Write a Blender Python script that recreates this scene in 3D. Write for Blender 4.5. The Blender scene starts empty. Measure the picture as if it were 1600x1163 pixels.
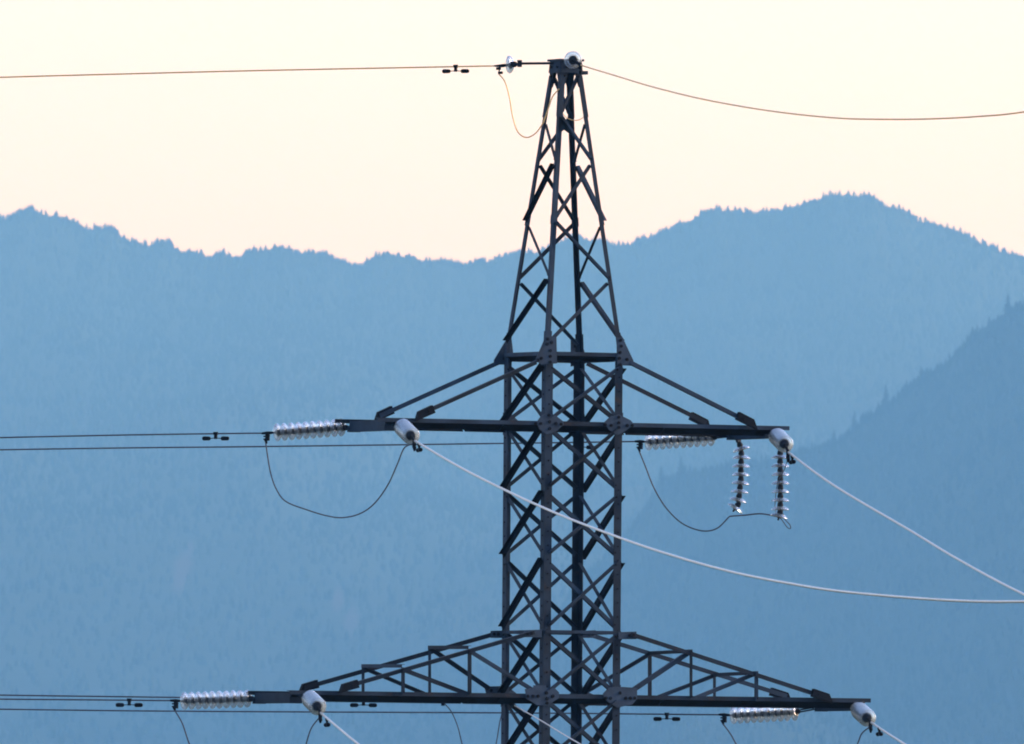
import bpy, math, random
import numpy as np
from mathutils import Vector, Matrix
random.seed(7); rng = np.random.default_rng(7)
R = math.radians
scene = bpy.context.scene
col = scene.collection

# ------------------------------------------------------------------ camera
FPX = 33000.0                      # focal length in photo pixels (1600 px wide)
PITCH, ROLL = R(1.5), 0.0082
f0 = Vector((0, math.cos(PITCH), math.sin(PITCH)))
r0 = Vector((1, 0, 0)); u0 = Vector((0, -math.sin(PITCH), math.cos(PITCH)))
CR = r0*math.cos(ROLL) + u0*math.sin(ROLL)
CU = u0*math.cos(ROLL) - r0*math.sin(ROLL)
def raydir(px, py): return f0 + CR*((px-800)/FPX) + CU*((581.5-py)/FPX)
CAM = Vector((0, 0, 17.0)) - raydir(880, 600)*300.0
cam = bpy.data.cameras.new('camera'); camo = bpy.data.objects.new('camera', cam); col.objects.link(camo)
cam.sensor_width = 36; cam.lens = 36*FPX/1600; cam.clip_start = 1; cam.clip_end = 120000
m = Matrix.Identity(4)
for i in range(3):
    m[i][0] = CR[i]; m[i][1] = CU[i]; m[i][2] = -f0[i]; m[i][3] = CAM[i]
camo.matrix_world = m
cam.dof.use_dof = True; cam.dof.focus_distance = 300.0; cam.dof.aperture_fstop = 20.0
scene.camera = camo

# ------------------------------------------------------------------ sky, sun, exposure
SUN_AZ, SUN_EL = R(72), R(22)      # azimuth clockwise from the view direction (+Y)
w = bpy.data.worlds.new('World'); scene.world = w; w.use_nodes = True
nt = w.node_tree; nt.nodes.clear()
sky = nt.nodes.new('ShaderNodeTexSky'); sky.sky_type = 'NISHITA'; sky.sun_disc = False
sky.sun_elevation = SUN_EL; sky.sun_rotation = SUN_AZ
sky.air_density = 1.0; sky.dust_density = 0.5; sky.ozone_density = 2.6
bg = nt.nodes.new('ShaderNodeBackground'); bg.inputs[1].default_value = 0.12
out = nt.nodes.new('ShaderNodeOutputWorld')
wb = nt.nodes.new('ShaderNodeMixRGB'); wb.blend_type = 'MULTIPLY'; wb.inputs[0].default_value = 1.0
wb.inputs[2].default_value = (1.0, 0.852, 0.94, 1)     # white balance of the evening sky
nt.links.new(sky.outputs[0], wb.inputs[1]); nt.links.new(wb.outputs[0], bg.inputs[0]); nt.links.new(bg.outputs[0], out.inputs[0])
sl = bpy.data.lights.new('sun', 'SUN'); sl.energy = 1.1; sl.angle = R(0.5); sl.color = (1.0, 0.88, 0.72)
so = bpy.data.objects.new('sun', sl); col.objects.link(so)
sd = Vector((math.sin(SUN_AZ)*math.cos(SUN_EL), math.cos(SUN_AZ)*math.cos(SUN_EL), math.sin(SUN_EL)))
so.rotation_euler = (-sd).to_track_quat('-Z', 'Y').to_euler(); so.location = (40, 0, 60)
scene.view_settings.view_transform = 'Standard'; scene.view_settings.look = 'None'
scene.view_settings.exposure = 1.44; scene.view_settings.gamma = 1.0
scene.cycles.use_denoising = True
scene.cycles.volume_bounces = 0
scene.cycles.transparent_max_bounces = 64
scene.cycles.filter_width = 1.9
scene.cycles.transmission_bounces = 24; scene.cycles.max_bounces = 24

# ------------------------------------------------------------------ haze (air)
HZ = dict(density=6.6e-5, color=(0.20, 0.56, 1.0), absorb=(1, 1, 1))

# ------------------------------------------------------------------ helpers
def unit(v): return v.normalized()
def tag(o, label=None, cat=None, group=None, kind=None):
    if label: o['label'] = label
    if cat: o['category'] = cat
    if group: o['group'] = group
    if kind: o['kind'] = kind
    return o
def empty(name, loc, label, cat, group=None):
    o = bpy.data.objects.new(name, None); col.objects.link(o); o.location = loc
    o.empty_display_size = 0.3
    return tag(o, label, cat, group)
class MB:
    def __init__(s): s.v = []; s.f = []; s.mi = []
    def add(s, vs, fs, mi=0):
        b = len(s.v); s.v += [Vector(p) for p in vs]
        s.f += [tuple(i+b for i in f) for f in fs]; s.mi += [mi]*len(fs)
    def prism(s, poly, a, mi=0):
        """extrude closed polygon (list of 3D points) by vector a"""
        n = len(poly); p = [Vector(q) for q in poly]
        nn = Vector()
        for i in range(n): nn += p[i].cross(p[(i+1) % n])
        if nn.dot(a) > 0: p.reverse()
        s.add(p+[q+a for q in p], [tuple(range(n)), tuple(reversed(range(n, 2*n)))] +
              [(i, i+n, (i+1) % n+n, (i+1) % n) for i in range(n)], mi)
    def sweep(s, prof, p0, p1, e1, e2, mi=0):
        s.prism([p0+e1*a+e2*b for a, b in prof], p1-p0, mi)
    def box(s, c, ax, ay, az, mi=0):
        s.prism([c-ax-ay-az, c+ax-ay-az, c+ax+ay-az, c-ax+ay-az], az*2, mi)
    def tube(s, pts, rad, n=7, mi=0, cap=True):
        pts = [Vector(p) for p in pts]; b = len(s.v); N = len(pts)
        t = unit(pts[1]-pts[0]); e = unit(t.orthogonal())
        for i, p in enumerate(pts):
            t = unit(pts[min(i+1, N-1)]-pts[max(i-1, 0)])
            e = unit(e - t*e.dot(t)); g = t.cross(e)
            rr = rad[i] if isinstance(rad, (list, tuple)) else rad
            for k in range(n):
                a = 2*math.pi*k/n; s.v.append(p+(e*math.cos(a)+g*math.sin(a))*rr)
        for i in range(N-1):
            for k in range(n):
                s.f.append((b+i*n+k, b+i*n+(k+1) % n, b+(i+1)*n+(k+1) % n, b+(i+1)*n+k)); s.mi.append(mi)
        if cap:
            s.f.append(tuple(b+k for k in reversed(range(n)))); s.mi.append(mi)
            s.f.append(tuple(b+(N-1)*n+k for k in range(n))); s.mi.append(mi)
    def lathe(s, prof, org, ax, n=20, mi=0):
        """prof: list of (radius, height along ax)"""
        ax = unit(ax); e = unit(ax.orthogonal()); g = ax.cross(e); b = len(s.v); N = len(prof)
        for r_, h in prof:
            for k in range(n):
                a = 2*math.pi*k/n; s.v.append(org+ax*h+(e*math.cos(a)+g*math.sin(a))*max(r_, 1e-4))
        for i in range(N-1):
            for k in range(n):
                s.f.append((b+i*n+k, b+i*n+(k+1) % n, b+(i+1)*n+(k+1) % n, b+(i+1)*n+k)); s.mi.append(mi)
    def build(s, name, mats, parent=None, smooth=False, loc=None):
        if not isinstance(mats, (list, tuple)): mats = [mats]
        org = Vector((0, 0, 0))
        if parent is not None:
            q = parent
            while q is not None: org = org+q.location; q = q.parent
        if loc is not None: org = Vector(loc)
        me = bpy.data.meshes.new(name)
        me.from_pydata([tuple(p-org) for p in s.v], [], s.f)
        for mt in mats: me.materials.append(mt)
        me.polygons.foreach_set('material_index', s.mi)
        if smooth: me.polygons.foreach_set('use_smooth', [True]*len(s.f))
        me.update()
        o = bpy.data.objects.new(name, me); col.objects.link(o)
        if parent is not None: o.parent = parent
        else: o.location = org
        return o
def plane_hit(px, py, p, n):
    d = raydir(px, py); return CAM + d*((p-CAM).dot(n)/d.dot(n))
def at_y(px, py, Y):
    d = raydir(px, py); return CAM + d*((Y-CAM.y)/d.y)
def catmull(P, k=8):
    P = [Vector(p) for p in P]; Q = [P[0]*2-P[1]]+P+[P[-1]*2-P[-2]]; o = []
    for i in range(1, len(Q)-2):
        for j in range(k):
            t = j/k; a, b, c, d = Q[i-1:i+3]
            o.append(0.5*((2*b)+(c-a)*t+(2*a-5*b+4*c-d)*t*t+(3*b-a-3*c+d)*t**3))
    return o+[P[-1]]

# ------------------------------------------------------------------ materials
def mat(name, base, rough=0.5, metal=0.0, var=0.0, vscale=8.0, base2=None, bump=0.0, spec=0.5):
    mt = bpy.data.materials.new(name); mt.use_nodes = True
    n = mt.node_tree; b = n.nodes['Principled BSDF']
    b.inputs['Roughness'].default_value = rough; b.inputs['Metallic'].default_value = metal
    b.inputs['Specular IOR Level'].default_value = spec
    b.inputs['Base Color'].default_value = (*base, 1)
    if var or base2:
        tc = n.nodes.new('ShaderNodeTexCoord'); no = n.nodes.new('ShaderNodeTexNoise')
        no.inputs['Scale'].default_value = vscale; no.inputs['Detail'].default_value = 6
        n.links.new(tc.outputs['Object'], no.inputs['Vector'])
        rp = n.nodes.new('ShaderNodeValToRGB')
        rp.color_ramp.elements[0].position = 0.35; rp.color_ramp.elements[1].position = 0.68
        b2 = base2 or tuple(c*(1+var) for c in base)
        rp.color_ramp.elements[0].color = (*[c*(1-var) for c in base], 1)
        rp.color_ramp.elements[1].color = (*b2, 1)
        n.links.new(no.outputs['Fac'], rp.inputs['Fac']); n.links.new(rp.outputs['Color'], b.inputs['Base Color'])
        if bump:
            bp = n.nodes.new('ShaderNodeBump'); bp.inputs['Strength'].default_value = bump
            n.links.new(no.outputs['Fac'], bp.inputs['Height']); n.links.new(bp.outputs['Normal'], b.inputs['Normal'])
    return mt
M_STEEL = mat('painted_steel', (0.011, 0.022, 0.037), 0.6, 0.0, 0.45, 2.2, spec=0.2)
def weather(mt):
    n = mt.node_tree; b = n.nodes['Principled BSDF']; src = b.inputs['Base Color'].links[0].from_socket
    oi = n.nodes.new('ShaderNodeObjectInfo'); mr = n.nodes.new('ShaderNodeMapRange'); mr.inputs[3].default_value = 0.5; mr.inputs[4].default_value = 1.9
    n.links.new(oi.outputs['Random'], mr.inputs[0])
    vm = n.nodes.new('ShaderNodeVectorMath'); vm.operation = 'SCALE'; n.links.new(src, vm.inputs[0]); n.links.new(mr.outputs[0], vm.inputs['Scale'])
    tc = n.nodes.new('ShaderNodeTexCoord'); no = n.nodes.new('ShaderNodeTexNoise'); no.inputs['Scale'].default_value = 5.0; no.inputs['Detail'].default_value = 7
    n.links.new(tc.outputs['Object'], no.inputs['Vector'])
    m2 = n.nodes.new('ShaderNodeMapRange'); m2.inputs[1].default_value = 0.60; m2.inputs[2].default_value = 0.72; m2.inputs[4].default_value = 0.6
    n.links.new(no.outputs['Fac'], m2.inputs[0])
    mx = n.nodes.new('ShaderNodeMixRGB'); mx.inputs[2].default_value = (0.045, 0.026, 0.016, 1)
    n.links.new(m2.outputs[0], mx.inputs[0]); n.links.new(vm.outputs[0], mx.inputs[1]); n.links.new(mx.outputs[0], b.inputs['Base Color'])
weather(M_STEEL)
M_HEAVY = mat('shaded_steel', (0.004, 0.006, 0.009), 0.7, 0.0, 0.4, 3.0, spec=0.1)   # shade on the heavy angles put into a near-black colour
M_PLATE = mat('plate_steel', (0.027, 0.049, 0.079), 0.55, 0.0, 0.3, 5.0, spec=0.25)
M_DARK = mat('dark_iron_and_shade', (0.005, 0.006, 0.008), 0.7, 0.0, 0.3, 9.0, spec=0.1)  # iron fittings; its black also paints shade on rail and belt flanges
M_CAST = mat('cast_iron', (0.014, 0.017, 0.022), 0.6, 0.0, 0.3, 12.0, spec=0.15)
M_ALU = mat('aluminium_wire', (0.80, 0.76, 0.68), 0.35, 0.3, 0.12, 30.0)
M_DARKWIRE = mat('backlit_dark_wire', (0.06, 0.075, 0.105), 0.6, 0.1, 0.2, 30.0)  # backlit darkness of the left spans put into the colour; jumpers share it
M_EARTH = mat('earth_wire', (0.95, 0.62, 0.26), 0.45, 0.4, 0.1, 30.0)
M_CONC = mat('concrete', (0.35, 0.34, 0.32), 0.9, 0, 0.2, 4.0)
def glass_mat():
    mt = bpy.data.materials.new('insulator_glass'); mt.use_nodes = True
    n = mt.node_tree; n.nodes.clear()
    o = n.nodes.new('ShaderNodeOutputMaterial'); g = n.nodes.new('ShaderNodeBsdfPrincipled')
    g.inputs['Base Color'].default_value = (0.80, 0.90, 0.95, 1); g.inputs['Roughness'].default_value = 0.04
    g.inputs['Transmission Weight'].default_value = 1.0; g.inputs['IOR'].default_value = 1.5
    t = n.nodes.new('ShaderNodeBsdfTranslucent'); t.inputs[0].default_value = (1.0, 0.97, 0.90, 1)
    x = n.nodes.new('ShaderNodeMixShader'); x.inputs[0].default_value = 0.20
    n.links.new(g.outputs[0], x.inputs[1]); n.links.new(t.outputs[0], x.inputs[2])
    tr = n.nodes.new('ShaderNodeBsdfTransparent'); tr.inputs[0].default_value = (0.80, 0.88, 0.93, 1); x2 = n.nodes.new('ShaderNodeMixShader'); x2.inputs[0].default_value = 0.46
    n.links.new(x.outputs[0], x2.inputs[1]); n.links.new(tr.outputs[0], x2.inputs[2]); n.links.new(x2.outputs[0], o.inputs[0])
    return mt
M_GLASS = glass_mat()

# ------------------------------------------------------------------ land: profiles traced from the skyline
FAR_RIDGE = [(-700,430),(-520,380),(-330,400),(-180,352),(-60,338),(0,336),(9,340),(26,331),(49,322),(62,327),(69,335),(77,332),(107,338),(112,347),(124,347),(133,359),(150,352),(180,352),(187,366),(204,374),(225,379),(229,372),(232,383),(240,383),(246,373),(268,374),(271,387),(289,390),(311,394),(332,398),(351,389),(354,401),(375,401),(390,388),(420,387),(437,382),(454,387),(476,394),(487,391),(517,397),(532,406),(561,414),(581,399),(600,394),(640,397),(662,406),(690,402),(720,411),(745,402),(760,408),(780,398),(798,392),(814,389),(834,394),(858,384),(876,374),(894,365),(905,365),(921,373),(939,370),(952,379),(979,379),(1000,371),(1042,356),(1083,340),(1110,323),(1127,320),(1130,329),(1151,325),(1170,330),(1185,329),(1210,321),(1216,325),(1261,315),(1291,302),(1325,303),(1356,301),(1380,318),(1384,322),(1410,322),(1420,333),(1435,341),(1477,350),(1486,357),(1505,359),(1530,376),(1558,382),(1560,390),(1600,399),(1680,420),(1800,455),(1950,430),(2150,470),(2350,440)]
NEAR_RIDGE = [(-900,1420),(0,1300),(300,1225),(540,1165),(640,1135),(720,1095),(790,1035),(850,970),(910,900),(976,830),(1010,785),(1033,744),(1064,730),(1110,729),(1144,722),(1190,714),(1225,706),(1261,694),(1303,690),(1337,660),(1367,636),(1401,617),(1440,585),(1480,560),(1520,517),(1540,503),(1575,477),(1600,467),(1700,405),(1900,330),(2200,300),(2600,330)]
YF, YN = 24000.0, 16200.0
def ridge_xz(pts, Y):
    q = [at_y(x, y, Y) for x, y in pts]
    return np.array([p.x for p in q]), np.array([p.z for p in q])
fx, fz = ridge_xz(FAR_RIDGE, YF); nx, nz = ridge_xz(NEAR_RIDGE, YN)
def smooth(x, xs, zs, wid):
    k = np.linspace(-1, 1, 9); acc = 0
    for t in k: acc = acc+np.interp(x+t*wid, xs, zs)
    return acc/9
def vnoise(x, y, seed):
    """smooth value noise"""
    xi, yi = np.floor(x), np.floor(y); u, v = x-xi, y-yi; u = u*u*(3-2*u); v = v*v*(3-2*v)
    def h(a, b): return np.mod(np.sin(a*127.1+b*311.7+seed*74.7)*43758.5453, 1.0)
    return (h(xi, yi)*(1-u)+h(xi+1, yi)*u)*(1-v)+(h(xi, yi+1)*(1-u)+h(xi+1, yi+1)*u)*v
def far_height(x, y):
    t = np.clip((YF-y)/10500.0, -0.3, 1)
    zr = smooth(x, fx, fz, 7.0)-4.0
    zs = smooth(x, fx, fz, 160.0)-30.0
    k = np.clip(t*9, 0, 1); top = zr*(1-k)+zs*k
    spur = (vnoise(x/260.0, y/2600.0, 3)-0.5)*135*np.clip(t*3, 0, 1)*np.clip((1-t)*2, 0, 1) \
         + (vnoise(x/80.0, y/800.0, 5)-0.5)*22*np.clip(t*6, 0, 1)
    z = top*(1-np.clip(t, 0, 1)*0.93)+spur-25*np.clip(t*12, 0, 1)
    return np.where(y > YF, top*(1-np.clip((y-YF)/1800.0, 0, 1)**1.3), z)
def near_height(x, y):
    t = np.clip((YN-y)/4300.0, 0, 1)
    zr = smooth(x, nx, nz, 8.0)-4.0
    zs = smooth(x, nx, nz, 90.0)-12.0
    k = np.clip(t*10, 0, 1); top = zr*(1-k)+zs*k
    spur = (vnoise(x/130.0, y/1500.0, 11)-0.5)*70*np.clip(t*4, 0, 1)*np.clip((1-t)*2, 0, 1) \
         + (vnoise(x/35.0, y/420.0, 13)-0.5)*9*np.clip(t*8, 0, 1)
    z = top*(1-t*0.98)+spur-8*np.clip(t*14, 0, 1)
    return np.where(y > YN, top*(1-np.clip((y-YN)/1500.0, 0, 1)**1.2), z)
def ground_h(x, y):
    hill = 7.4*np.exp(-(((y+300)/120.0)**2)-((x/220.0)**2))
    return hill + (vnoise(x/14.0, y/14.0, 21)-0.5)*0.5*np.clip((np.hypot(x, y)-4)/10, 0, 1)*np.exp(-(np.hypot(x, y+100)/900)**2)
def grid_mesh(name, xs, ys, hf, mt, label, cat):
    X, Y = np.meshgrid(xs, ys); Z = hf(X, Y); nX, nY = len(xs), len(ys)
    V = np.stack([X, Y, Z], -1).reshape(-1, 3).astype(np.float32)
    i = (np.arange(nY-1)[:, None]*nX+np.arange(nX-1)[None, :]).ravel()
    F = np.stack([i, i+1, i+nX+1, i+nX], -1)
    me = raw_mesh(name, V, F); me.materials.append(mt)
    me.polygons.foreach_set('use_smooth', [True]*len(F))
    o = bpy.data.objects.new(name, me); col.objects.link(o)
    return tag(o, label, cat, kind='structure')
def raw_mesh(name, V, F):
    me = bpy.data.meshes.new(name); n = F.shape[1]
    me.vertices.add(len(V)); me.vertices.foreach_set('co', V.astype(np.float32).ravel())
    me.loops.add(F.size); me.loops.foreach_set('vertex_index', F.astype(np.int32).ravel())
    me.polygons.add(len(F)); me.polygons.foreach_set('loop_start', np.arange(0, F.size, n, dtype=np.int32))
    me.update(calc_edges=True); me.validate(); return me
def land_mat(name, c1, c2, scale, rocks=()):
    mt = bpy.data.materials.new(name); mt.use_nodes = True; n = mt.node_tree; b = n.nodes['Principled BSDF']
    b.inputs['Roughness'].default_value = 0.95; b.inputs['Specular IOR Level'].default_value = 0.1
    tc = n.nodes.new('ShaderNodeTexCoord'); no = n.nodes.new('ShaderNodeTexNoise')
    no.inputs['Scale'].default_value = scale; no.inputs['Detail'].default_value = 8
    n.links.new(tc.outputs['Object'], no.inputs['Vector'])
    rp = n.nodes.new('ShaderNodeValToRGB'); rp.color_ramp.elements[0].position = 0.35; rp.color_ramp.elements[1].position = 0.65
    rp.color_ramp.elements[0].color = (*c1, 1); rp.color_ramp.elements[1].color = (*c2, 1)
    n.links.new(no.outputs['Fac'], rp.inputs['Fac']); last = rp.outputs['Color']
    for (c, rad) in rocks:      # bare rock scars with their own place on the slope
        vm = n.nodes.new('ShaderNodeVectorMath'); vm.operation = 'SUBTRACT'; vm.inputs[1].default_value = c
        n.links.new(tc.outputs['Object'], vm.inputs[0])
        vs = n.nodes.new('ShaderNodeVectorMath'); vs.operation = 'MULTIPLY'; vs.inputs[1].default_value = (1/rad[0], 1/rad[1], 0)
        n.links.new(vm.outputs[0], vs.inputs[0])
        ln = n.nodes.new('ShaderNodeVectorMath'); ln.operation = 'LENGTH'; n.links.new(vs.outputs[0], ln.inputs[0])
        ad = n.nodes.new('ShaderNodeMath'); ad.operation = 'ADD'; n.links.new(ln.outputs['Value'], ad.inputs[0]); n.links.new(no.outputs['Fac'], ad.inputs[1])
        mr = n.nodes.new('ShaderNodeMapRange'); mr.inputs[1].default_value = 1.55; mr.inputs[2].default_value = 1.0
        n.links.new(ad.outputs[0], mr.inputs[0])
        mx = n.nodes.new('ShaderNodeMixRGB'); mx.inputs[2].default_value = (0.055, 0.055, 0.055, 1)
        n.links.new(mr.outputs[0], mx.inputs[0]); n.links.new(last, mx.inputs[1]); last = mx.outputs[0]
    n.links.new(last, b.inputs['Base Color']); return mt
def march(px, py, hf, y0, y1):
    for y in np.arange(y0, y1, 20.0):
        p = at_y(px, py, y)
        if p.z < float(hf(np.array([p.x]), np.array([y]))[0]): return p
    return at_y(px, py, y1)
ROCKS = []
for px, py, rx, ry in ((297, 856, 4, 90), (284, 893, 8, 240), (549, 972, 7, 210), (528, 940, 6, 150)):
    p = march(px, py, far_height, 13600, 23900); ROCKS.append((tuple(p), (rx, ry)))
M_FARL = land_mat('far_forest_floor', (0.012, 0.028, 0.018), (0.022, 0.042, 0.026), 0.02, ROCKS)
M_NEARL = land_mat('near_forest_floor', (0.012, 0.028, 0.018), (0.022, 0.042, 0.024), 0.03)
M_GRASS = land_mat('meadow', (0.045, 0.065, 0.022), (0.09, 0.085, 0.04), 0.15)
def spaced(lo, c0, c1, hi, fine, coarse): return np.unique(np.concatenate([np.arange(lo, c0, coarse), np.arange(c0, c1, fine), np.arange(c1, hi+1, coarse)]))
grid_mesh('far_mountain', spaced(-2400, -900, 900, 2400, 6.0, 60.0), np.concatenate([np.arange(13000, 23000, 160.0), np.arange(23000, 24000, 25.0), np.arange(24000, 26001, 250.0)]), far_height, M_FARL,
          'long blue hazy forested mountain ridge behind the tower', 'mountain')
grid_mesh('near_hill', spaced(-1500, -600, 800, 1800, 4.0, 40.0), np.concatenate([np.arange(11200, YN-400, 80.0), np.arange(YN-400, YN, 14.0), np.arange(YN, YN+1700, 170.0)]), near_height, M_NEARL,
          'darker blue wooded hillside rising to the right', 'hill')
grid_mesh('ground', spaced(-2450, -300, 300, 2450, 6.0, 120.0), spaced(-700, -450, 120, 26100, 6.0, 200.0), ground_h, M_GRASS, 'open meadow round the tower foot', 'ground')

# forest that covers both slopes, one mass each
def forest(name, X, Y, Z, H, mt, label, wide=1.0):
    N = len(X); sides = 5; tiers = ((0.02, 0.62, 0.22), (0.38, 1.0, 0.15))
    Vs = []; Fs = []
    for ti, (b0, b1, rr) in enumerate(tiers):
        a = rng.uniform(0, 6.28, (N, 1))+np.arange(sides)[None]*2*math.pi/sides
        rad = H[:, None]*rr*wide*rng.uniform(0.65, 1.3, (N, sides))
        bx = X[:, None]+np.cos(a)*rad; by = Y[:, None]+np.sin(a)*rad
        bz = Z[:, None]+H[:, None]*(b0+rng.uniform(-0.06, 0.06, (N, sides)))
        base = np.stack([bx, by, bz], -1)
        tip = np.stack([X+rng.normal(0, .03, N)*H, Y, Z+H*b1], -1)[:, None]
        V = np.concatenate([base, tip], 1).reshape(-1, 3)
        o = (np.arange(N)*(sides+1)+ti*N*(sides+1))[:, None]
        k = np.arange(sides)[None]
        F = np.stack([o+k, o+(k+1) % sides, o+sides+0*k], -1).reshape(-1, 3)
        Vs.append(V); Fs.append(F)
    me = raw_mesh(name, np.concatenate(Vs), np.concatenate(Fs)); me.materials.append(mt)
    o = bpy.data.objects.new(name, me); col.objects.link(o)
    return tag(o, label, 'forest', kind='stuff')
M_CONIF = mat('conifer_needles', (0.008, 0.022, 0.018), 0.9, 0, 0.0, 0.007, base2=(0.036, 0.060, 0.042), spec=0.1)
def rocky(X, Y):
    keep = np.ones(len(X), bool)
    for c, r_ in ROCKS: keep &= (((X-c[0])/r_[0])**2+((Y-c[1])/r_[1])**2) > 0.7
    return keep
X = rng.uniform(-900, 900, 46000); Y = YF-9500*rng.uniform(0, 1, 46000)**1.25
k = rocky(X, Y); X, Y = X[k], Y[k]; H = rng.uniform(5, 10, len(X))
Z = far_height(X, Y)-0.3
RX = np.arange(-1100, 1100, 1.9)+rng.uniform(-.9, .9, len(np.arange(-1100, 1100, 1.9)))   # the skyline trees
RY = YF-rng.uniform(0, 60, len(RX)); RZ = far_height(RX, RY)-0.4
RH = np.clip(np.interp(RX, fx, fz)-RZ, 2.5, 18)*rng.uniform(0.75, 1.06, len(RX))*(0.72+0.55*vnoise(RX/12.0, RX*0, 41))
forest('forest', np.concatenate([X, RX]), np.concatenate([Y, RY]), np.concatenate([Z, RZ]), np.concatenate([H, RH]), M_CONIF, 'far conifer forest covering the long pale blue mountain', 1.45)
X = rng.uniform(-520, 620, 46000); Y = YN-4100*rng.uniform(0, 1, 46000)**1.2
Z = near_height(X, Y)-0.3; H = rng.uniform(3.5, 8, len(X))
k = Z > 2; X, Y, Z, H = X[k], Y[k], Z[k], H[k]
RX = np.arange(-500, 800, 1.1)+rng.uniform(-.5, .5, len(np.arange(-500, 800, 1.1)))
RY = YN-rng.uniform(0, 40, len(RX)); RZ = near_height(RX, RY)-0.3
RH = np.clip(np.interp(RX, nx, nz)-RZ, 3, 9)*rng.uniform(0.7, 1.15, len(RX))*(0.6+1.1*vnoise(RX/7.0, RX*0, 31)**2)
forest('forest', np.concatenate([X, RX]), np.concatenate([Y, RY]), np.concatenate([Z, RZ]), np.concatenate([H, RH]), M_CONIF, 'nearer conifer forest covering the darker hillside on the right')
# single conifers one can tell apart on the near ridge
M_BARK = mat('bark', (0.05, 0.035, 0.025), 0.9, 0, 0.3, 3)
def conifer(px, py_top, py_base, label):
    b = at_y(px, py_base, YN-20); t = at_y(px, py_top, YN-20); zb = float(near_height(np.array([b.x]), np.array([b.y]))[0])-0.3
    h = t.z-zb; base = Vector((b.x, b.y, zb)); root = empty('conifer_tree', base, label, 'tree', 'single conifers along the near ridge')
    m_ = MB(); m_.tube([base, base+Vector((0, 0, h*.5)), base+Vector((0, 0, h*.95))], [h*.03, h*.02, h*.005], 6); m_.build('trunk', M_BARK, root)
    m_ = MB(); L = 11
    for i in range(L):
        z = h*(.14+.84*i/(L-1)); rr = h*.33*(1-i/(L))**.85+.1
        for k in range(9):
            a = random.uniform(0, 6.28); r1 = rr*random.uniform(.6, 1.25); wd = .35*r1
            d = Vector((math.cos(a), math.sin(a), 0)); s_ = Vector((-d.y, d.x, 0))
            p = base+Vector((0, 0, z)); e = p+d*r1+Vector((0, 0, -r1*.45+random.uniform(-.1, .1)*h*.2))
            m_.add([p+Vector((0, 0, h*.07)), p+d*r1*.5+s_*wd-Vector((0, 0, r1*.2)), e, p+d*r1*.5-s_*wd-Vector((0, 0, r1*.2))], [(0, 1, 2), (0, 2, 3)])
    m_.build('crown', M_CONIF, root)
for a in ((1384, 603, 625, 'ragged conifer rising above the middle of the right hand ridge'),
          (1439, 573, 592, 'pointed conifer high on the right hand ridge, second from the frame edge'),
          (1575, 460, 482, 'topmost conifer on the darker ridge beside the right frame edge'),
          (1303, 672, 695, 'lone conifer on the darker ridge just right of the upper crossarm tip'),
          (1335, 643, 662, 'conifer a little way up the darker ridge right of the upper crossarm'),
          (1033, 728, 752, 'conifer at the ridge corner behind the loop below the right crossarm'),
          (1064, 714, 736, 'conifer at the ridge top between the jumper loop and the hanging insulators')):
    conifer(*a)

# ------------------------------------------------------------------ transmission tower
TH = R(28.4)
U = Vector((math.cos(TH), math.sin(TH), 0)); V = Vector((-math.sin(TH), math.cos(TH), 0)); ZZ = Vector((0, 0, 1))
KD = math.cos(TH)+math.sin(TH)
def z_of(py): return 17.0+(600-py)/110.0
def half(z):
    py = 600-(z-17.0)*110
    if py < 555: hd = np.interp(py, (95, 112, 552), (22.5, 24.0, 92.6))
    else: hd = 92.6
    return hd/110/KD
SG = {'F': (-1, -1), 'R': (1, -1), 'L': (-1, 1), 'B': (1, 1)}
def corner(c, z): a = half(z); return U*(SG[c][0]*a)+V*(SG[c][1]*a)+ZZ*z
def node(c, py): return corner(c, z_of(py))
FACES = {'FR': ('F', 'R', -V), 'LB': ('L', 'B', V), 'FL': ('F', 'L', -U), 'RB': ('R', 'B', U)}
A0 = half(z_of(663))
def FRp(px, py, off=0.0): return plane_hit(px, py, -V*(A0+off), V)
def LBp(px, py, off=0.0): return plane_hit(px, py, V*(A0+off), V)
tower = empty('transmission_tower', (0, 0, 0), 'dark steel lattice pylon with two tiers of crossarms and a tapering top', 'pylon')
TM = [M_STEEL, M_DARK]; TH_ = [M_HEAVY, M_DARK]
def bolt(mb, p, n, r_=0.017, h=0.014):
    mb.lathe([(0, h), (r_, h), (r_, 0)], p, n, 6, 1)
def angle(mb, p0, p1, n, w, t=0.008, off=0.0, outward=False, flip=1, trim=0.0, bolts=True, w2=None):
    d = unit(p1-p0); p0 = p0+d*trim+n*off; p1 = p1-d*trim+n*off
    n = unit(n-d*n.dot(d)); s_ = n.cross(d)*flip; k = 1 if outward else -1; w2 = w2 or w
    mb.sweep([(-w/2, 0), (w/2, 0), (w/2, k*t), (-w/2+t, k*t), (-w/2+t, k*w2), (-w/2, k*w2)], p0, p1, s_, n)
    if bolts:
        for q in (p0+d*w*.55, p1-d*w*.55): bolt(mb, q+n*(t if outward else 0)+s_*w*.08, n)
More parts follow.
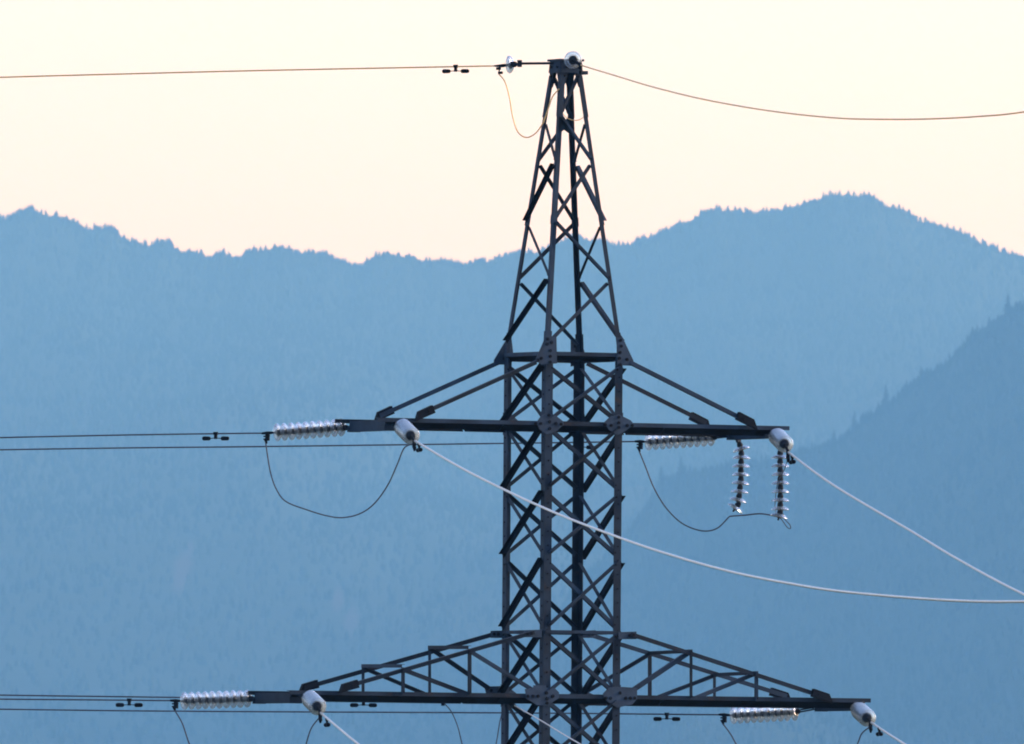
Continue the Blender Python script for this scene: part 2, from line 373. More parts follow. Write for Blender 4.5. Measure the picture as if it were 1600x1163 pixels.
# legs
LEGW = 0.118
for c in 'FRLB':
    mb = MB(); su, sv = SG[c]; eu, ev = U*-su, V*-sv; t = 0.011
    def lprof(w): return [(0, 0), (w, 0), (w, t), (t, t), (t, w), (0, w)]
    zr = z_of(553)
    mb.sweep(lprof(LEGW), corner(c, 0.05), corner(c, zr), eu, ev)
    mb.sweep(lprof(0.064), corner(c, zr), corner(c, z_of(112)), eu, ev)
    for p0, p1, w in ((183, 118, .072), (560, 520, .085), (352, 338, .075), (1105, 1070, .124), (680, 645, .124)):   # splice covers
        a, b = node(c, p0), node(c, p1); o_ = (eu+ev)*-0.008
        mb.sweep([(0, 0), (w, 0), (w, .007), (.007, .007), (.007, w), (0, w)], a+o_, b+o_, eu, ev)
    for py in np.arange(590, 1160, 22.0):
        p = node(c, py); bolt(mb, p+eu*.055, -ev, .013, .01); bolt(mb, p+ev*.055-ZZ*.06, -eu, .013, .01)
    mb.build('leg', TM, tower)
    mb = MB(); mb.prism([corner(c, -0.3)+U*a+V*b for a, b in ((-.35, -.35), (.35, -.35), (.35, .35), (-.35, .35))], ZZ*.5); mb.build('footing', M_CONC, tower)
def brace(face, c0, py0, c1, py1, w=0.055, outside=False, name='diagonal_brace', trim=.05, w2=None, mats=None):
    n = FACES[face][2]; mb = MB()
    p0 = node(c0, py0)+inward(c0, face)*.05; p1 = node(c1, py1)+inward(c1, face)*.05
    angle(mb, p0, p1, n, w, .007, 0.010 if outside else -0.0135, outside, trim=trim-.02, w2=w2)
    return mb.build(name, mats or TM, tower)
def inward(c, face):
    a, b, n = FACES[face]; o = b if c == a else a
    return unit(corner(o, 5)-corner(c, 5))
PAN = [568, 663, 767, 872, 985, 1088, 1192]
for i in range(6):
    t_, b_ = PAN[i]+6, PAN[i+1]-4
    brace('FR', 'R', t_, 'F', b_, .055, True); brace('FR', 'F', t_, 'R', b_, .055)
    brace('LB', 'L', t_, 'B', b_, .055); brace('LB', 'B', t_, 'L', b_, .055, True)
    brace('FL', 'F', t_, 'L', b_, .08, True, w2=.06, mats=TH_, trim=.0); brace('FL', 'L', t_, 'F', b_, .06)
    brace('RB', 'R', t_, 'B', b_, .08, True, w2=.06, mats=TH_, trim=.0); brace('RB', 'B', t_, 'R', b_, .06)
mb = MB(); z = z_of(1192); lv = [z-i*1.0 for i in range(int(z)+1)]+[0.15]
for z1, z0 in zip(lv, lv[1:]):
    if z1-z0 < .3: continue
    for fc, (a, b, n) in FACES.items():
        angle(mb, corner(a, z1-.05), corner(b, z0+.05), n, .055, .007, .01, True, bolts=False)
        angle(mb, corner(b, z1-.05), corner(a, z0+.05), n, .055, .007, -.0135, False, bolts=False)
tag(mb.build('lower_bracing', TM, tower), kind='stuff')
# lacing of the tapering top
for (fc, seq) in (('FR', 'R115 F180 R252 F345 R437 F540'), ('LB', 'L115 B180 L252 B345 L437 B540'),
                  ('FL', 'L186 F256 L347 F437 L535'), ('RB', 'R186 B256 R347 B437 R535')):
    s_ = [(q[0], float(q[1:])) for q in seq.split()]
    for i, (a, b) in enumerate(zip(s_, s_[1:])):
        thick = (fc in ('FL', 'RB') and i % 2 == 1) or (fc in ('FR', 'LB') and i % 2 == 1)
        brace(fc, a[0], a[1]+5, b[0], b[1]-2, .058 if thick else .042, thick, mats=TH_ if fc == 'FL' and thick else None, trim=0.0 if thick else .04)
for c in 'FB':
    mb = MB()
    p = node(c, 196); n = -V if c == 'F' else V; e = U*(-SG[c][0])
    mb.prism([p+n*.004+e*a+ZZ*b for a, b in ((0, .14), (.05, .12), (.13, -.05), (.05, -.10), (0, -.1))], n*.008)
    mb.build('gusset_plate', TM, tower)
# belts
def belt(py, h=.055, low=True):
    for fc, (a, b, n) in FACES.items():
        mb = MB(); z = z_of(py); p0, p1 = corner(a, z)+inward(a, fc)*.02, corner(b, z)+inward(b, fc)*.02
        mb.sweep([(0, .012), (h, .012), (h, .02), (0, .02)], p0, p1, ZZ, n)
        mb.sweep([(h-.008, -.07), (h-.001, -.07), (h-.001, .012), (h-.008, .012)], p0, p1, ZZ, n)
        if low:
            q0, q1 = p0+inward(a, fc)*.09, p1+inward(b, fc)*.09
            mb.sweep([(0, .008), (-.062, -.08), (-.068, -.074), (-.006, .012)], q0, q1, ZZ, n, 1)  # near-black slot paints in the shade below the belt's band
        mb.build('horizontal_brace', TM, tower)
belt(558, .055); belt(667, .06); belt(991, .045, False); belt(1092, .06)
# peak cap
mb = MB(); zt, zb = z_of(96), z_of(114); at_, ab = half(zt)+.012, half(zb)+.012
for fc, (a, b, n) in FACES.items():
    sa, sb = SG[a], SG[b]
    pa = lambda c, z, h_: U*(SG[c][0]*h_)+V*(SG[c][1]*h_)+ZZ*z
    mb.prism([pa(a, zt, at_), pa(b, zt, at_), pa(b, zb, ab), pa(a, zb, ab)], n*.008)
    for k in (.25, .75):
        p = pa(a, zb+.08, ab)*(1-k)+pa(b, zb+.08, ab)*k; bolt(mb, p+n*.01, n, .02)
ar = at_+.03
mb.prism([U*a*ar+V*b*ar+ZZ*zt for a, b in ((-1, -1), (1, -1), (1, 1), (-1, 1))], ZZ*.03)
mb.prism([U*(at_+.02)+V*b+ZZ*(zb-.02) for b in (-.18, .18)]+[U*(at_+.1)+V*.18+ZZ*(zb-.02), U*(at_+.1)-V*.18+ZZ*(zb-.02)], ZZ*.05)
mb.build('peak_cap', TM, tower)
mb = MB()      # small corner plates under the cap
for c in 'FRLB':
    for n, e in ((V*SG[c][1], U*-SG[c][0]), (U*SG[c][0], V*-SG[c][1])):
        p = node(c, 113)
        mb.prism([p+n*.003+e*a+ZZ*b for a, b in ((0, 0), (.11, 0), (.085, -.1), (.05, -.2), (0, -.26))], n*.007)
        bolt(mb, p+n*.01+e*.05-ZZ*.06, n)
mb.build('corner_plate', TM, tower)
# gusset plates traced in the two long faces
def plate(pts, side, off, bolts=()):
    fn = FRp if side == 'FR' else LBp; n = -V if side == 'FR' else V
    mb = MB(); P = [fn(x, y, off) for x, y in pts]; mb.prism(P, n*.010)
    for x, y in bolts:
        q = fn(x, y, off); bolt(mb, q+n*.010, n, .024, .016)
        if side == 'LB': bolt(mb, q, -n, .024, .016)
    mb.build('gusset_plate', [M_PLATE, M_DARK], tower)
plate([(851,527),(869,526),(870,568),(846,570),(836,563),(848,536)], 'FR', .021, [(855,530),(854,538),(861,535),(859,548),(859,557),(859,566),(845,560),(839,563)])
plate([(963,527),(973,529),(989,563),(991,572),(964,571)], 'FR', .021, [(969,532),(970,541),(968,551),(967,560),(979,562),(968,570)])
plate([(799,527),(803,560),(798,570),(772,570),(772,563),(790,533)], 'LB', .021, [(795,540),(788,560)])
plate([(892,532),(904,530),(913,548),(916,568),(892,573)], 'LB', .021, [(899,541)])
plate([(838,660),(845,650),(853,646),(866,648),(880,659),(880,664),(869,674),(854,679),(842,671)], 'FR', .034, [(836,662),(844,662),(857,649),(858,659),(858,670),(868,662),(876,663)])
plate([(944,660),(953,651),(967,648),(985,657),(990,663),(978,673),(965,680),(951,672)], 'FR', .034, [(945,664),(954,665),(966,652),(966,661),(966,668),(979,665),(987,665)])
plate([(778,659),(788,650),(800,648),(811,659),(815,668),(802,678),(791,682),(784,672)], 'LB', .034, [(784,664)])
plate([(880,664),(893,652),(906,650),(928,664),(922,672),(910,684),(896,684),(886,674)], 'LB', .034)
plate([(820,1077),(833,1075),(833,1071),(853,1071),(853,1075),(866,1075),(873,1082),(873,1091),(862,1098),(852,1103),(839,1102),(822,1092)], 'FR', .034, [(824,1088),(832,1088),(840,1088),(854,1092),(853,1083),(863,1088),(854,1099)])
plate([(942,1084),(950,1075),(962,1073),(995,1075),(995,1092),(988,1101),(964,1106),(951,1098),(943,1091)], 'FR', .034, [(946,1091),(953,1091),(977,1091),(984,1091),(991,1091),(968,1083)])
plate([(757,1073),(786,1072),(800,1078),(815,1090),(800,1104),(786,1102),(762,1092)], 'LB', .034, [(767,1079),(765,1088)])
plate([(880,1092),(896,1080),(915,1080),(938,1090),(925,1100),(914,1106),(893,1106),(887,1098)], 'LB', .034)
for (x, y, sd_) in ((781, 991, 'LB'), (832, 990, 'FR'), (980, 993, 'FR'), (917, 991, 'LB')):
    s_ = -1 if x < 880 else 1
    plate([(x-14,y-5),(x+14,y-6),(x+14,y+6),(x-14,y+6)], sd_, .024, [(x+s_*9, y), (x+s_*3, y)])

# crossarms: one part per arm; rails + end beam, sub-parts tie bars, posts, struts, diagonals
PXU = math.cos(TH)*110
def rail(mb, side, c, u_end, z, gap):
    """light upper band with a drooping lower flange, from the leg out to u_end"""
    v = (-1 if side == 'FR' else 1); n = V*v; s_ = 1 if u_end > 0 else -1
    u_in = s_*(A0+.012); P = lambda u: U*u+n*A0+ZZ*z
    mb.sweep([(0, .014), (.058, .014), (.058, .022), (0, .022)], P(u_in), P(u_end), ZZ, n)
    mb.sweep([(.050, -.06), (.0575, -.06), (.0575, .014), (.050, .014)], P(u_in), P(u_end), ZZ, n)
    lo = u_end-s_*.27
    for a, b in ((u_in, gap-s_*.014), (gap+s_*.014, lo)):  # lower strips take the near-black slot: underside shade put into the colour
        mb.sweep([(0, .004), (-.078, -.098), (-.085, -.092), (-.007, .010)] if v < 0 else [(0, .006), (-.078, -.085), (-.085, -.079), (-.007, .012)], P(a), P(b), ZZ, n, 1)
        mb.sweep([(.0, -.075), (.008, -.075), (.008, .012), (.0, .012)], P(a), P(b), ZZ, n, 1)
def crossarm(side, zrail, k_end, k_beam, ties, gap_k, posts=()):
    s_ = -1 if side == 'left' else 1; mb = MB()
    ue = s_*k_end/PXU; ubm = s_*k_beam/PXU; g = s_*gap_k/PXU
    rail(mb, 'FR', 'F', ue, zrail, g); rail(mb, 'LB', 'L', ue, zrail, g)
    c = U*ubm+ZZ*(zrail-.05)
    for du in (-.07, .07): mb.box(c+U*du, U*.006, V*(A0-.08), ZZ*.07)
    mb.box(c+ZZ*.076, U*.078, V*(A0-.08), ZZ*.005)
    for v in (-1, 1): mb.box(c+V*v*(A0-.07)-ZZ*.03, U*.10, V*.012, ZZ*.045)
    arm = mb.build('crossarm', TM, tower)
    for sd_, x0, y0, x1, y1, w in ties:
        fn = FRp if sd_ == 'FR' else LBp; n = -V if sd_ == 'FR' else V
        mb = MB(); p0, p1 = fn(x0, y0, .033), fn(x1, y1, .033)
        angle(mb, p0, p1, n, w, .008, 0, True, bolts=False); tb = mb.build('tie_bar', TM, arm)
        mb = MB(); d = unit(p1-p0); e = n.cross(d); q = p1-d*.10+n*.01
        ln = .17 if s_ < 0 else .19
        mb.prism([q+d*ln-e*.055*0+ZZ*-.06, q+d*ln*.6-e*.055, q-d*ln*.8-e*.058, q-d*ln*.8+e*.058, q+d*ln*.55+e*.055] , n*.07, 1)
        bolt(mb, q+n*.07-d*.05, n, .022); mb.build('tie_clamp', TM, arm)
    for sd_, kind_, x0, y0, x1, y1, w in posts:
        fn = FRp if sd_ == 'FR' else LBp; n = -V if sd_ == 'FR' else V; mb = MB()
        if kind_ == 'strut': angle(mb, LBp(x0, y0, -.0), FRp(x1, y1, -.0), ZZ, w, .007, 0, False, bolts=False)
        else: angle(mb, fn(x0, y0), fn(x1, y1), n, w, .007, .010 if kind_ == 'post' else -.0, kind_ == 'post', bolts=True)
        mb.build(kind_, TM, arm)
ZU, ZL = z_of(667), z_of(1092)
crossarm('left', ZU, 322, 297, [('LB', 781, 566, 594, 650, .062), ('FR', 838, 566, 653, 649, .062)], 126)
crossarm('right', ZU, 322, 297, [('FR', 985, 567, 1172, 661, .068), ('LB', 917, 568, 1104, 661, .062)], 126)
crossarm('left', ZL, 454, 440, [('LB', 776, 990, 476, 1075, .062), ('FR', 835, 988, 534, 1075, .062)], 126,
    [('LB','post',568,1041,568,1084,.045),('FR','post',629,1043,629,1085,.058),('LB','post',672,1012,672,1086,.045),('FR','post',733,1014,733,1086,.062),
     ('LB','strut',567,1038,630,1038,.05),('LB','strut',671,1009,734,1009,.05),
     ('LB','diagonal',672,1014,764,1077,.055),('LB','diagonal',569,1045,661,1084,.05),('FR','diagonal',733,1016,843,1084,.05),('FR','diagonal',630,1046,733,1085,.055)])
crossarm('right', ZL, 454, 440, [('FR', 985, 991, 1290, 1090, .062), ('LB', 915, 990, 1230, 1088, .062)], 126,
    [('LB','post',1016,1019,1016,1089,.062),('FR','post',1079,1016,1079,1091,.045),('LB','post',1117,1053,1117,1093,.045),('FR','post',1181,1049,1181,1095,.062),
     ('LB','strut',1015,1018,1080,1015,.05),('LB','strut',1116,1052,1182,1049,.05),
     ('LB','diagonal',1016,1021,910,1084,.05),('FR','diagonal',1079,1019,984,1083,.062),('LB','diagonal',1117,1055,1028,1089,.05),('FR','diagonal',1181,1053,1088,1091,.055)])

# ------------------------------------------------------------------ insulator strings
disc_me = None
def disc_proto():
    g = MB(); A = Vector((0, 0, 0)); X_ = Vector((0, 0, 1))
    g.lathe([(.030, .050), (.062, .046), (.098, .033), (.119, .015), (.127, .002), (.126, -.006), (.121, -.008), (.115, -.002), (.094, .020), (.088, .012), (.082, .012), (.076, .026), (.060, .032), (.028, .036), (.030, .050)], A, X_, 28)
    c = MB()
    c.lathe([(.0, .120), (.020, .120), (.025, .112), (.036, .104), (.042, .075), (.045, .055), (.040, .050), (.03, .045)], A, X_, 14)
    c.lathe([(.066, .024), (.060, .008), (.040, -.006), (.022, -.014), (.014, -.02), (.013, -.05), (.0, -.05)], A, X_, 14)
    def mk(mb, name, mt):
        me = bpy.data.meshes.new(name); me.from_pydata([tuple(p) for p in mb.v], [], mb.f); me.materials.append(mt)
        me.polygons.foreach_set('use_smooth', [True]*len(mb.f)); me.update(); return me
    return mk(g, 'glass_disc', M_GLASS), mk(c, 'metal_cap', M_CAST)
DG, DC = disc_proto()
def string(name, pts, n, pitch, label, group, clamp=True, first=0.0, wire_dir=None):
    """discs along a polyline that starts at the tower end; the cap side points to the tower"""
    L = [0.0]
    for a, b in zip(pts, pts[1:]): L.append(L[-1]+(b-a).length)
    def along(s):
        s = max(0, min(s, L[-1]-1e-5))
        for i in range(len(pts)-1):
            if s <= L[i+1]: k = (s-L[i])/(L[i+1]-L[i]); return pts[i].lerp(pts[i+1], k), unit(pts[i+1]-pts[i])
    root = empty(name, pts[0], label, 'insulator', group)
    mb = MB(); p, d = along(first-.09) if first > .1 else (pts[0], unit(pts[1]-pts[0]))
    e = d.orthogonal().normalized()
    if (p-pts[0]).length > .03:
        for s_ in (-1, 1): mb.tube([pts[0]+e*.022*s_, p+e*.022*s_], .011, 6)
    mb.box(pts[0]+d*.02, d*.045, e*.035, d.cross(e)*.02); mb.build('link', M_CAST, root)
    for i in range(n):
        p, d = along(first+i*pitch)
        g = bpy.data.objects.new('glass_disc', DG); col.objects.link(g); g.parent = root
        g.location = p-pts[0]; g.rotation_euler = (-d).to_track_quat('Z', 'Y').to_euler()
        c = bpy.data.objects.new('metal_cap', DC); col.objects.link(c); c.parent = g; c.scale = (1, 1, min(1, pitch/.121))
    if clamp:
        mb = MB(); e1 = pts[-1]; d = unit(pts[-1]-pts[-2]); dn = Vector((0, 0, -1))
        p, _ = along(first+(n-1)*pitch+.05); s_ = unit(d.cross(ZZ))
        mb.tube([p, e1-d*.02, e1+d*.06], [.016, .024, .014], 8)
        mb.box(e1-d*.03+dn*.055, d*.026, s_*.022, ZZ*.055)
        mb.tube([e1-d*.055+dn*.03, e1-d*.0+dn*.10, e1-d*.02+dn*.15], [.02, .028, .012], 7)
        for k in (0.045, .085): mb.tube([e1+dn*k-d*.05, e1+dn*k+d*.03], .011, 6)
        mb.build('tension_clamp', M_DARK, root)
    return root
DB = unit(Vector((-.915, .40, 0)))      # the spans that leave to the left, away from the camera
DF = unit(Vector((.115, -.99, 0)))     # the spans that come forward on the right
def vplane(px, py, P, d): return plane_hit(px, py, P, Vector((d.y, -d.x, 0)))
def rear(anchor_side, ax, ay, x0, y0, x1, y1, xc, yc, label):
    A = (U*ax if not isinstance(ax, Vector) else ax)
    d0, d1, cl = vplane(x0, y0, A, DB), vplane(x1, y1, A, DB), vplane(xc, yc, A, DB)
    n = 10; pitch = (d1-d0).length/(n-1)
    string('insulator_string', [A, d0, d1, cl], n, pitch, label, 'rear insulator strings of the left spans', first=(d0-A).length)
    return cl
G_R = 'rear insulator strings of the left spans'
def beam_pt(k, zr, v, dz=-.06): return U*(k/PXU)+V*(v*A0)+ZZ*(zr+dz)
A = beam_pt(-297, ZU, .75); C1 = rear('LB', A, 0, 533, 668.3, 433, 675.8, 415, 677, 'bright glass insulator string stretched left from the upper left crossarm tip')
A = beam_pt(297, ZU, .9); C2 = rear('LB', A, 0, 1110, 683.8, 1013, 690.5, 998, 690, 'bright glass insulator string half hidden under the upper right crossarm')
A = beam_pt(-440, ZL, .75, -.05); C3 = rear('LB', A, 0, 386, 1092, 288, 1095.6, 272, 1095, 'bright glass insulator string stretched left from the lower left crossarm tip')
A = beam_pt(440, ZL, .9); C4 = rear('LB', A, 0, 1240, 1113, 1146, 1118, 1129, 1117, 'bright glass insulator string half hidden under the lower right crossarm')
def front(A, x0, y0, x1, y1, xc, yc, label):
    n = 10; p0 = vplane(x0, y0, A+DF*.12, DF); 
    # tower end sits a little in front of the rail; discs run forward on the span's own plane
    p0 = A+DF*.16; q = plane_hit(x0, y0, p0, DF); off = q-p0
    dirn = None
    p1 = plane_hit(x1, y1, q+DF*1.10, DF); cl = plane_hit(xc, yc, p1+DF*.22, DF)
    pitch = (p1-q).length/(n-1)
    string('insulator_string', [A, q, p1, cl], n, pitch, label, 'front insulator strings of the right spans', first=(q-A).length)
    return cl
def front_anchor(k, zr, dz=-.02): return U*(k/PXU)-V*(A0+.03)+ZZ*(zr+dz)
E1 = front(front_anchor(-290, ZU), 629, 668, 642, 681, 648, 689, 'glass insulator string seen end on below the upper left crossarm')
E2 = front(front_anchor(297, ZU), 1214, 682, 1226, 694, 1232, 707, 'glass insulator string seen end on at the upper right crossarm tip')
E3 = front(front_anchor(-436, ZL), 484, 1092, 496, 1104, 501, 1114, 'glass insulator string seen end on below the lower left crossarm')
E4 = front(front_anchor(440, ZL), 1342, 1110, 1355, 1122, 1361, 1129, 'glass insulator string seen end on at the lower right crossarm tip')
def hang(P0, pts, label, n=8):
    P = [P0]+[plane_hit(x, y, P0, Vector((0, 1, 0))) for x, y in pts]
    string('insulator_string', P, n, 0.1225, label, 'insulator strings hanging from the upper right crossarm', clamp=False, first=(P[1]-P[0]).length)
    return P[-1]
P0 = beam_pt(308, ZU, 1.0, -.09); H1 = hang(P0, [(1158.5, 703), (1157, 755), (1155, 775), (1150, 793), (1140, 807)], 'left hanging glass insulator string, bent at its foot, below the right crossarm')
P0 = beam_pt(309, ZU, -1.0, -.09); H2 = hang(P0, [(1219, 716), (1219.5, 760), (1219, 800), (1217, 808)], 'right hanging glass insulator string, straight, below the right crossarm', 8)

# earth-wire fittings at the peak
def single_disc(pts, label, group):
    root = empty('earth_wire_insulator', pts[0], label, 'insulator', group)
    mb = MB(); mb.tube(pts[:2], .018, 6); mb.box(pts[1], unit(pts[1]-pts[0])*.03, ZZ*.05, unit((pts[1]-pts[0]).cross(ZZ))*.015)
    d = unit(pts[2]-pts[0]); mb.tube([pts[1], pts[2]-d*.04], .008, 5); mb.build('link', M_CAST, root)
    g = bpy.data.objects.new('glass_disc', DG); col.objects.link(g); g.parent = root; g.location = pts[2]-pts[0]
    g.rotation_euler = (-d).to_track_quat('Z', 'Y').to_euler()
    c = bpy.data.objects.new('metal_cap', DC); col.objects.link(c); c.parent = g
    mb = MB(); e = pts[3]; mb.tube([pts[2], e-d*.05, e+d*.08], [.02, .026, .012], 7)
    s_ = unit(d.cross(ZZ))
    for k in (.04, .10): mb.box(e-ZZ*k+d*(.03-k*.5), d*.03, s_*.02, ZZ*.018)
    mb.tube([e-ZZ*.02, e-ZZ*.13], .01, 5); mb.build('tension_clamp', M_DARK, root)
    return e
zc = z_of(99); A = -U*(half(zc)+.02)+V*.05+ZZ*zc
G1 = single_disc([A]+[vplane(x, y, A, DB) for x, y in ((812, 99.5), (796, 101), (780, 103))], 'small blue glass insulator on the rod left of the tower peak', 'earth wire insulators at the peak')
A = U*.08-V*(half(zc)+.03)+ZZ*(zc+.02)
q = [A+DF*.10, A+DF*.35, A+DF*.55]
G2 = single_disc([A]+[plane_hit(x, y, p, DF) for (x, y), p in zip(((896, 101), (895, 94), (907, 102)), q)], 'glass insulator seen face on at the top right of the tower peak', 'earth wire insulators at the peak')

# ------------------------------------------------------------------ wires
def wire(name, P, rad, mt, label, cat, group=None, k=10):
    mb = MB(); pts = catmull(P, k); mb.tube(pts, rad, 7)
    o = mb.build(name, mt, None, True, loc=P[0]); return tag(o, label, cat, group)
GB, GF = 'conductors of the left spans', 'conductors of the right spans'
def back(P, px, rad, mt, label, name='conductor', g=GB): return wire(name, [P]+[vplane(x, y, P, DB) for x, y in px], rad, mt, label, 'cable', g)
def fwd(P, px, rad, mt, label, name='conductor', g=GF): return wire(name, [P]+[vplane(x, y, P, DF) for x, y in px], rad, mt, label, 'cable', g)
back(G1, [(700, 104.5), (400, 110.5), (200, 115.5), (0, 121), (-300, 131), (-700, 147)], .0105, M_EARTH, 'thin brown earth wire running left from the tower peak', 'earth_wire', 'earth wires at the peak')
back(C1, [(337, 677.8), (200, 679.8), (0, 684), (-300, 692), (-700, 706)], .011, M_DARKWIRE, 'dark cable running left from the upper left insulator string')
back(C2, [(786, 693), (400, 698), (200, 700), (0, 703), (-300, 708), (-700, 717)], .011, M_DARKWIRE, 'dark cable passing behind the tower body just below the upper crossarms')
back(C3, [(200, 1094.2), (0, 1092.6), (-300, 1090), (-700, 1088)], .011, M_DARKWIRE, 'middle of three dark cables at the lower left, ending at the glass string')
back(C4, [(786, 1114), (300, 1111.6), (0, 1108.4), (-300, 1105), (-700, 1101)], .011, M_DARKWIRE, 'lowest dark cable on the left, passing behind the tower under the lower crossarms')
CI = LBp(692, 1097, .06)
back(CI, [(560, 1094.5), (279, 1090), (0, 1086.3), (-300, 1082), (-700, 1077)], .011, M_DARKWIRE, 'top of three dark cables at the lower left, vanishing behind the lower crossarm')
fwd(G2, [(960, 118), (1020, 136), (1100, 155.5), (1200, 173), (1300, 184), (1370, 186.5), (1450, 186), (1530, 182), (1600, 175), (1750, 150), (1950, 105)], .0105, M_EARTH, 'thin pale earth wire sagging away right from the tower peak', 'earth_wire', 'earth wires at the peak')
fwd(E1, [(720, 731), (787, 765), (850, 794), (912, 819.5), (1020, 858.5), (1136, 892), (1240, 913), (1330, 926), (1480, 938), (1600, 940), (1750, 934), (2000, 905)], .0165, M_ALU, 'long bright cable crossing in front of the tower body and sagging right')
fwd(E2, [(1280, 743), (1330, 775.5), (1420, 828), (1500, 876), (1600, 929), (1750, 995), (2000, 1080)], .0165, M_ALU, 'bright cable dropping steeply right from the upper right crossarm tip')
fwd(E3, [(530, 1138.5), (560, 1163), (640, 1225), (760, 1305), (950, 1410), (1250, 1530)], .0165, M_ALU, 'bright cable leaving the bottom edge below the lower left crossarm')
fwd(E4, [(1388, 1147), (1415, 1164), (1500, 1218), (1650, 1300), (1900, 1400)], .0165, M_ALU, 'bright cable leaving the bottom edge right of the lower right crossarm tip')
EI = FRp(803, 1102, .06)
fwd(EI, [(816, 1109.5), (845, 1126), (905, 1162), (1000, 1215), (1150, 1285), (1400, 1375)], .009, M_ALU, 'thin bright cable crossing the tower legs at the bottom edge')
for P, d, lb in ((CI, DB, 'dark clamp behind the lower left crossarm holding the hidden cable'), (EI, DF, 'dark clamp at the lower crossarm beside the front tower leg')):
    root = empty('cable_clamp', P, lb, 'clamp'); mb = MB(); mb.tube([P-d*.10, P, P+d*.08], [.02, .026, .012], 7); mb.build('clamp_body', M_DARK, root)
    mb = MB(); mb.box(P-ZZ*.03, d*.02, unit(d.cross(ZZ))*.018, ZZ*.025); mb.build('keeper', M_DARK, root)

# jumpers hang in the vertical plane through their two ends
def jumper(P0, px, P1, rad, mt, label, name='jumper_cable', ends=True):
    d = P1-P0; d.z = 0; d = unit(d) if d.length > .05 else Vector((1, 0, 0))
    return wire(name, [P0]+[vplane(x, y, P0, d) for x, y in px]+([P1] if ends else []), rad, mt, label, 'cable', 'slack jumper cables', 8)
dz = ZZ*-.12
jumper(C1+dz, [(418, 712), (423, 740), (432, 765), (447, 784), (480, 797), (510, 806), (535, 809), (562, 803), (585, 787), (606, 758), (621, 725), (632, 700)], E1+dz*.3, .010, M_DARKWIRE, 'deep slack loop of dark cable below the upper left crossarm')
jumper(C2+dz, [(1008, 728), (1022, 763), (1041, 794), (1066, 818), (1096, 829.5), (1120, 826)], H1, .010, M_DARKWIRE, 'slack loop of dark cable between tower and left hanging insulator string')
jumper(H1, [(1150, 806), (1165, 805), (1190, 803)], H2, .011, M_DARKWIRE, 'short cable joining the feet of the two hanging insulator strings')
jumper(H2, [(1222, 813), (1230, 824), (1235, 826), (1234, 820), (1226, 811)], H2+Vector((.06, 0, .05)), .007, M_DARKWIRE, 'small loose cable loop under the right hanging insulator string')
jumper(E2+dz*.4, [(1226, 733), (1216, 752), (1212, 775), (1211, 795)], H2+Vector((-.03, 0, .03)), .006, M_DARKWIRE, 'thin cable running down beside the right hanging insulator string')
jumper(C3+dz, [(285, 1131), (296, 1163), (315, 1205), (350, 1240), (400, 1250), (445, 1230), (470, 1190), (479, 1160), (487, 1137)], E3+dz*.4, .010, M_DARKWIRE, 'slack cable loop leaving the bottom edge below the lower left crossarm tip')
jumper(CI, [(705, 1112), (715, 1135), (722, 1163), (732, 1200), (748, 1220), (765, 1200), (775, 1163), (781, 1128)], LBp(787, 1106, .05), .008, M_DARKWIRE, 'slack cable loop leaving the bottom edge beside the left tower leg')
jumper(C4+dz, [(1142, 1148), (1152, 1166), (1180, 1210), (1240, 1245), (1300, 1225), (1330, 1185), (1341, 1160), (1347, 1146)], E4+dz*.4, .010, M_DARKWIRE, 'slack cable loop leaving the bottom edge below the lower right crossarm')
jumper(G1-ZZ*.12, [(789, 128), (796, 152), (801, 182), (809, 206), (822, 215), (836, 209), (848, 193), (856, 172), (863, 152)], node('F', 140)-U*.02, .009, M_EARTH, 'pale earth wire tail looping left of the tapering tower top')
jumper(node('F', 172)+U*.03+V*.05, [(884, 183), (893, 187.5), (903, 188), (911, 184)], node('R', 178)-V*.0, .006, M_EARTH, 'short pale wire tail slung between the upper tower legs')

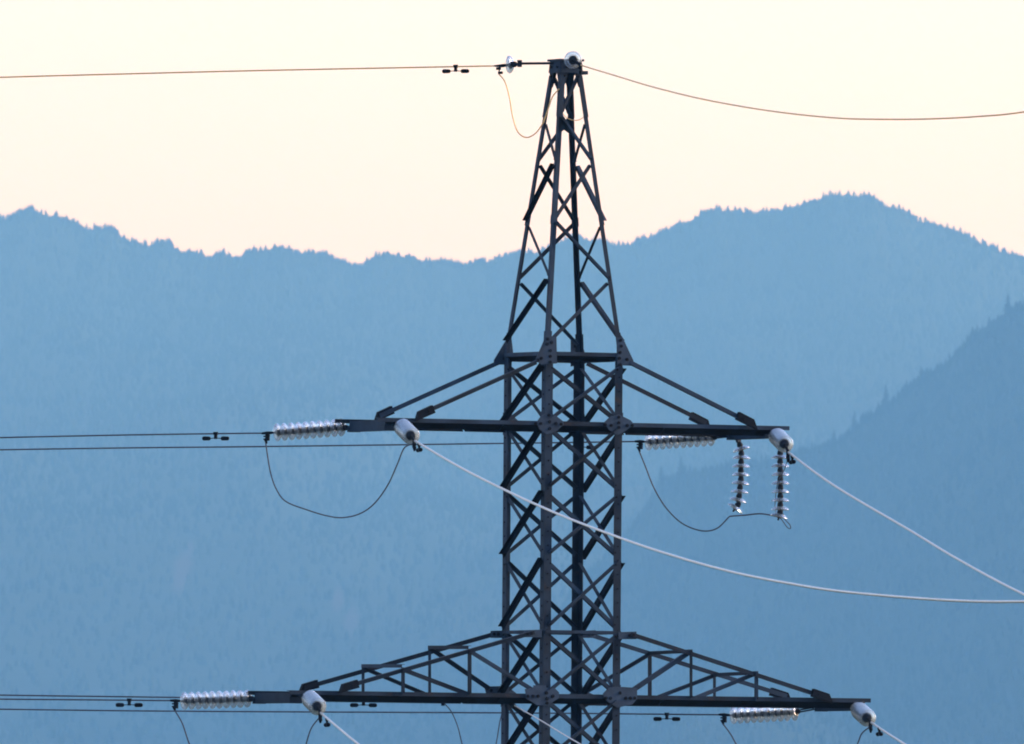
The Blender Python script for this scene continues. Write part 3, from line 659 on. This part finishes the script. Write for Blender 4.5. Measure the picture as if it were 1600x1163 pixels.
# vibration dampers
def damper(P, d, sc, label):
    root = empty('vibration_damper', P, label, 'damper', 'vibration dampers on the cables')
    h = ZZ*-.062*sc
    mb = MB(); mb.tube([P+h-d*.17*sc, P+h-d*.09*sc-ZZ*.006, P+h, P+h+d*.09*sc-ZZ*.006, P+h+d*.17*sc], .006*sc, 6); mb.build('messenger', M_DARK, root)
    for s_ in (-1, 1):
        mb = MB(); q = P+h+d*s_*.145*sc-ZZ*.006
        mb.lathe([(0, -.062*sc), (.022*sc, -.058*sc), (.029*sc, -.04*sc), (.031*sc, .035*sc), (.024*sc, .056*sc), (0, .06*sc)], q, d, 10)
        mb.build('weight', M_DARK, root, True)
    mb = MB(); s2 = unit(d.cross(ZZ)); mb.box(P+h*.5, d*.02*sc, s2*.014*sc, ZZ*.045*sc); mb.box(P+ZZ*.004, d*.028*sc, s2*.022, ZZ*.02); mb.build('clamp', M_DARK, root)
for px, py, P, lb in ((712, 104, G1, 'damper on the earth wire left of the tower peak'), (337, 677.8, C1, 'damper left of the upper left glass string'),
                      (908, 691.8, C2, 'damper on the cable seen through the tower body'), (202, 1094.3, C3, 'damper left of the lower left glass string'),
                      (568, 1094.6, CI, 'damper peeping out below the lower left crossarm'), (1042, 1116.3, C4, 'damper below the lower right crossarm near the tower')):
    damper(vplane(px, py, P, DB), DB, 1.0, 'black two weight '+lb)
for px, py, P, lb in ((655, 693.5, E1, 'damper end on below the upper left glass string'), (1238, 712.5, E2, 'damper end on at the upper right crossarm tip'),
                      (511, 1123, E3, 'damper end on below the lower left crossarm'), (1374, 1137.5, E4, 'damper end on below the lower right crossarm tip')):
    damper(vplane(px, py, P, DF)-ZZ*.02, DF, 1.0, 'black two weight '+lb)

# ------------------------------------------------------------------ haze box
hm = bpy.data.materials.new('haze_air'); hm.use_nodes = True; n = hm.node_tree; n.nodes.clear()
o = n.nodes.new('ShaderNodeOutputMaterial'); pv = n.nodes.new('ShaderNodeVolumePrincipled')
pv.inputs['Density'].default_value = HZ['density']; pv.inputs['Color'].default_value = (*HZ['color'], 1)
pv.inputs['Absorption Color'].default_value = (*HZ['absorb'], 1); pv.inputs['Anisotropy'].default_value = 0.0
n.links.new(pv.outputs[0], o.inputs['Volume'])
mb = MB(); top = float(max(fz.max(), nz.max()))+25
mb.prism([(-2600, -800, -1.6), (2600, -800, -1.6), (2600, 26300, -1.6), (-2600, 26300, -1.6)], Vector((0, 0, top+1.6)))
tag(mb.build('haze', hm), 'blue evening haze filling the valley air', 'haze', kind='stuff')
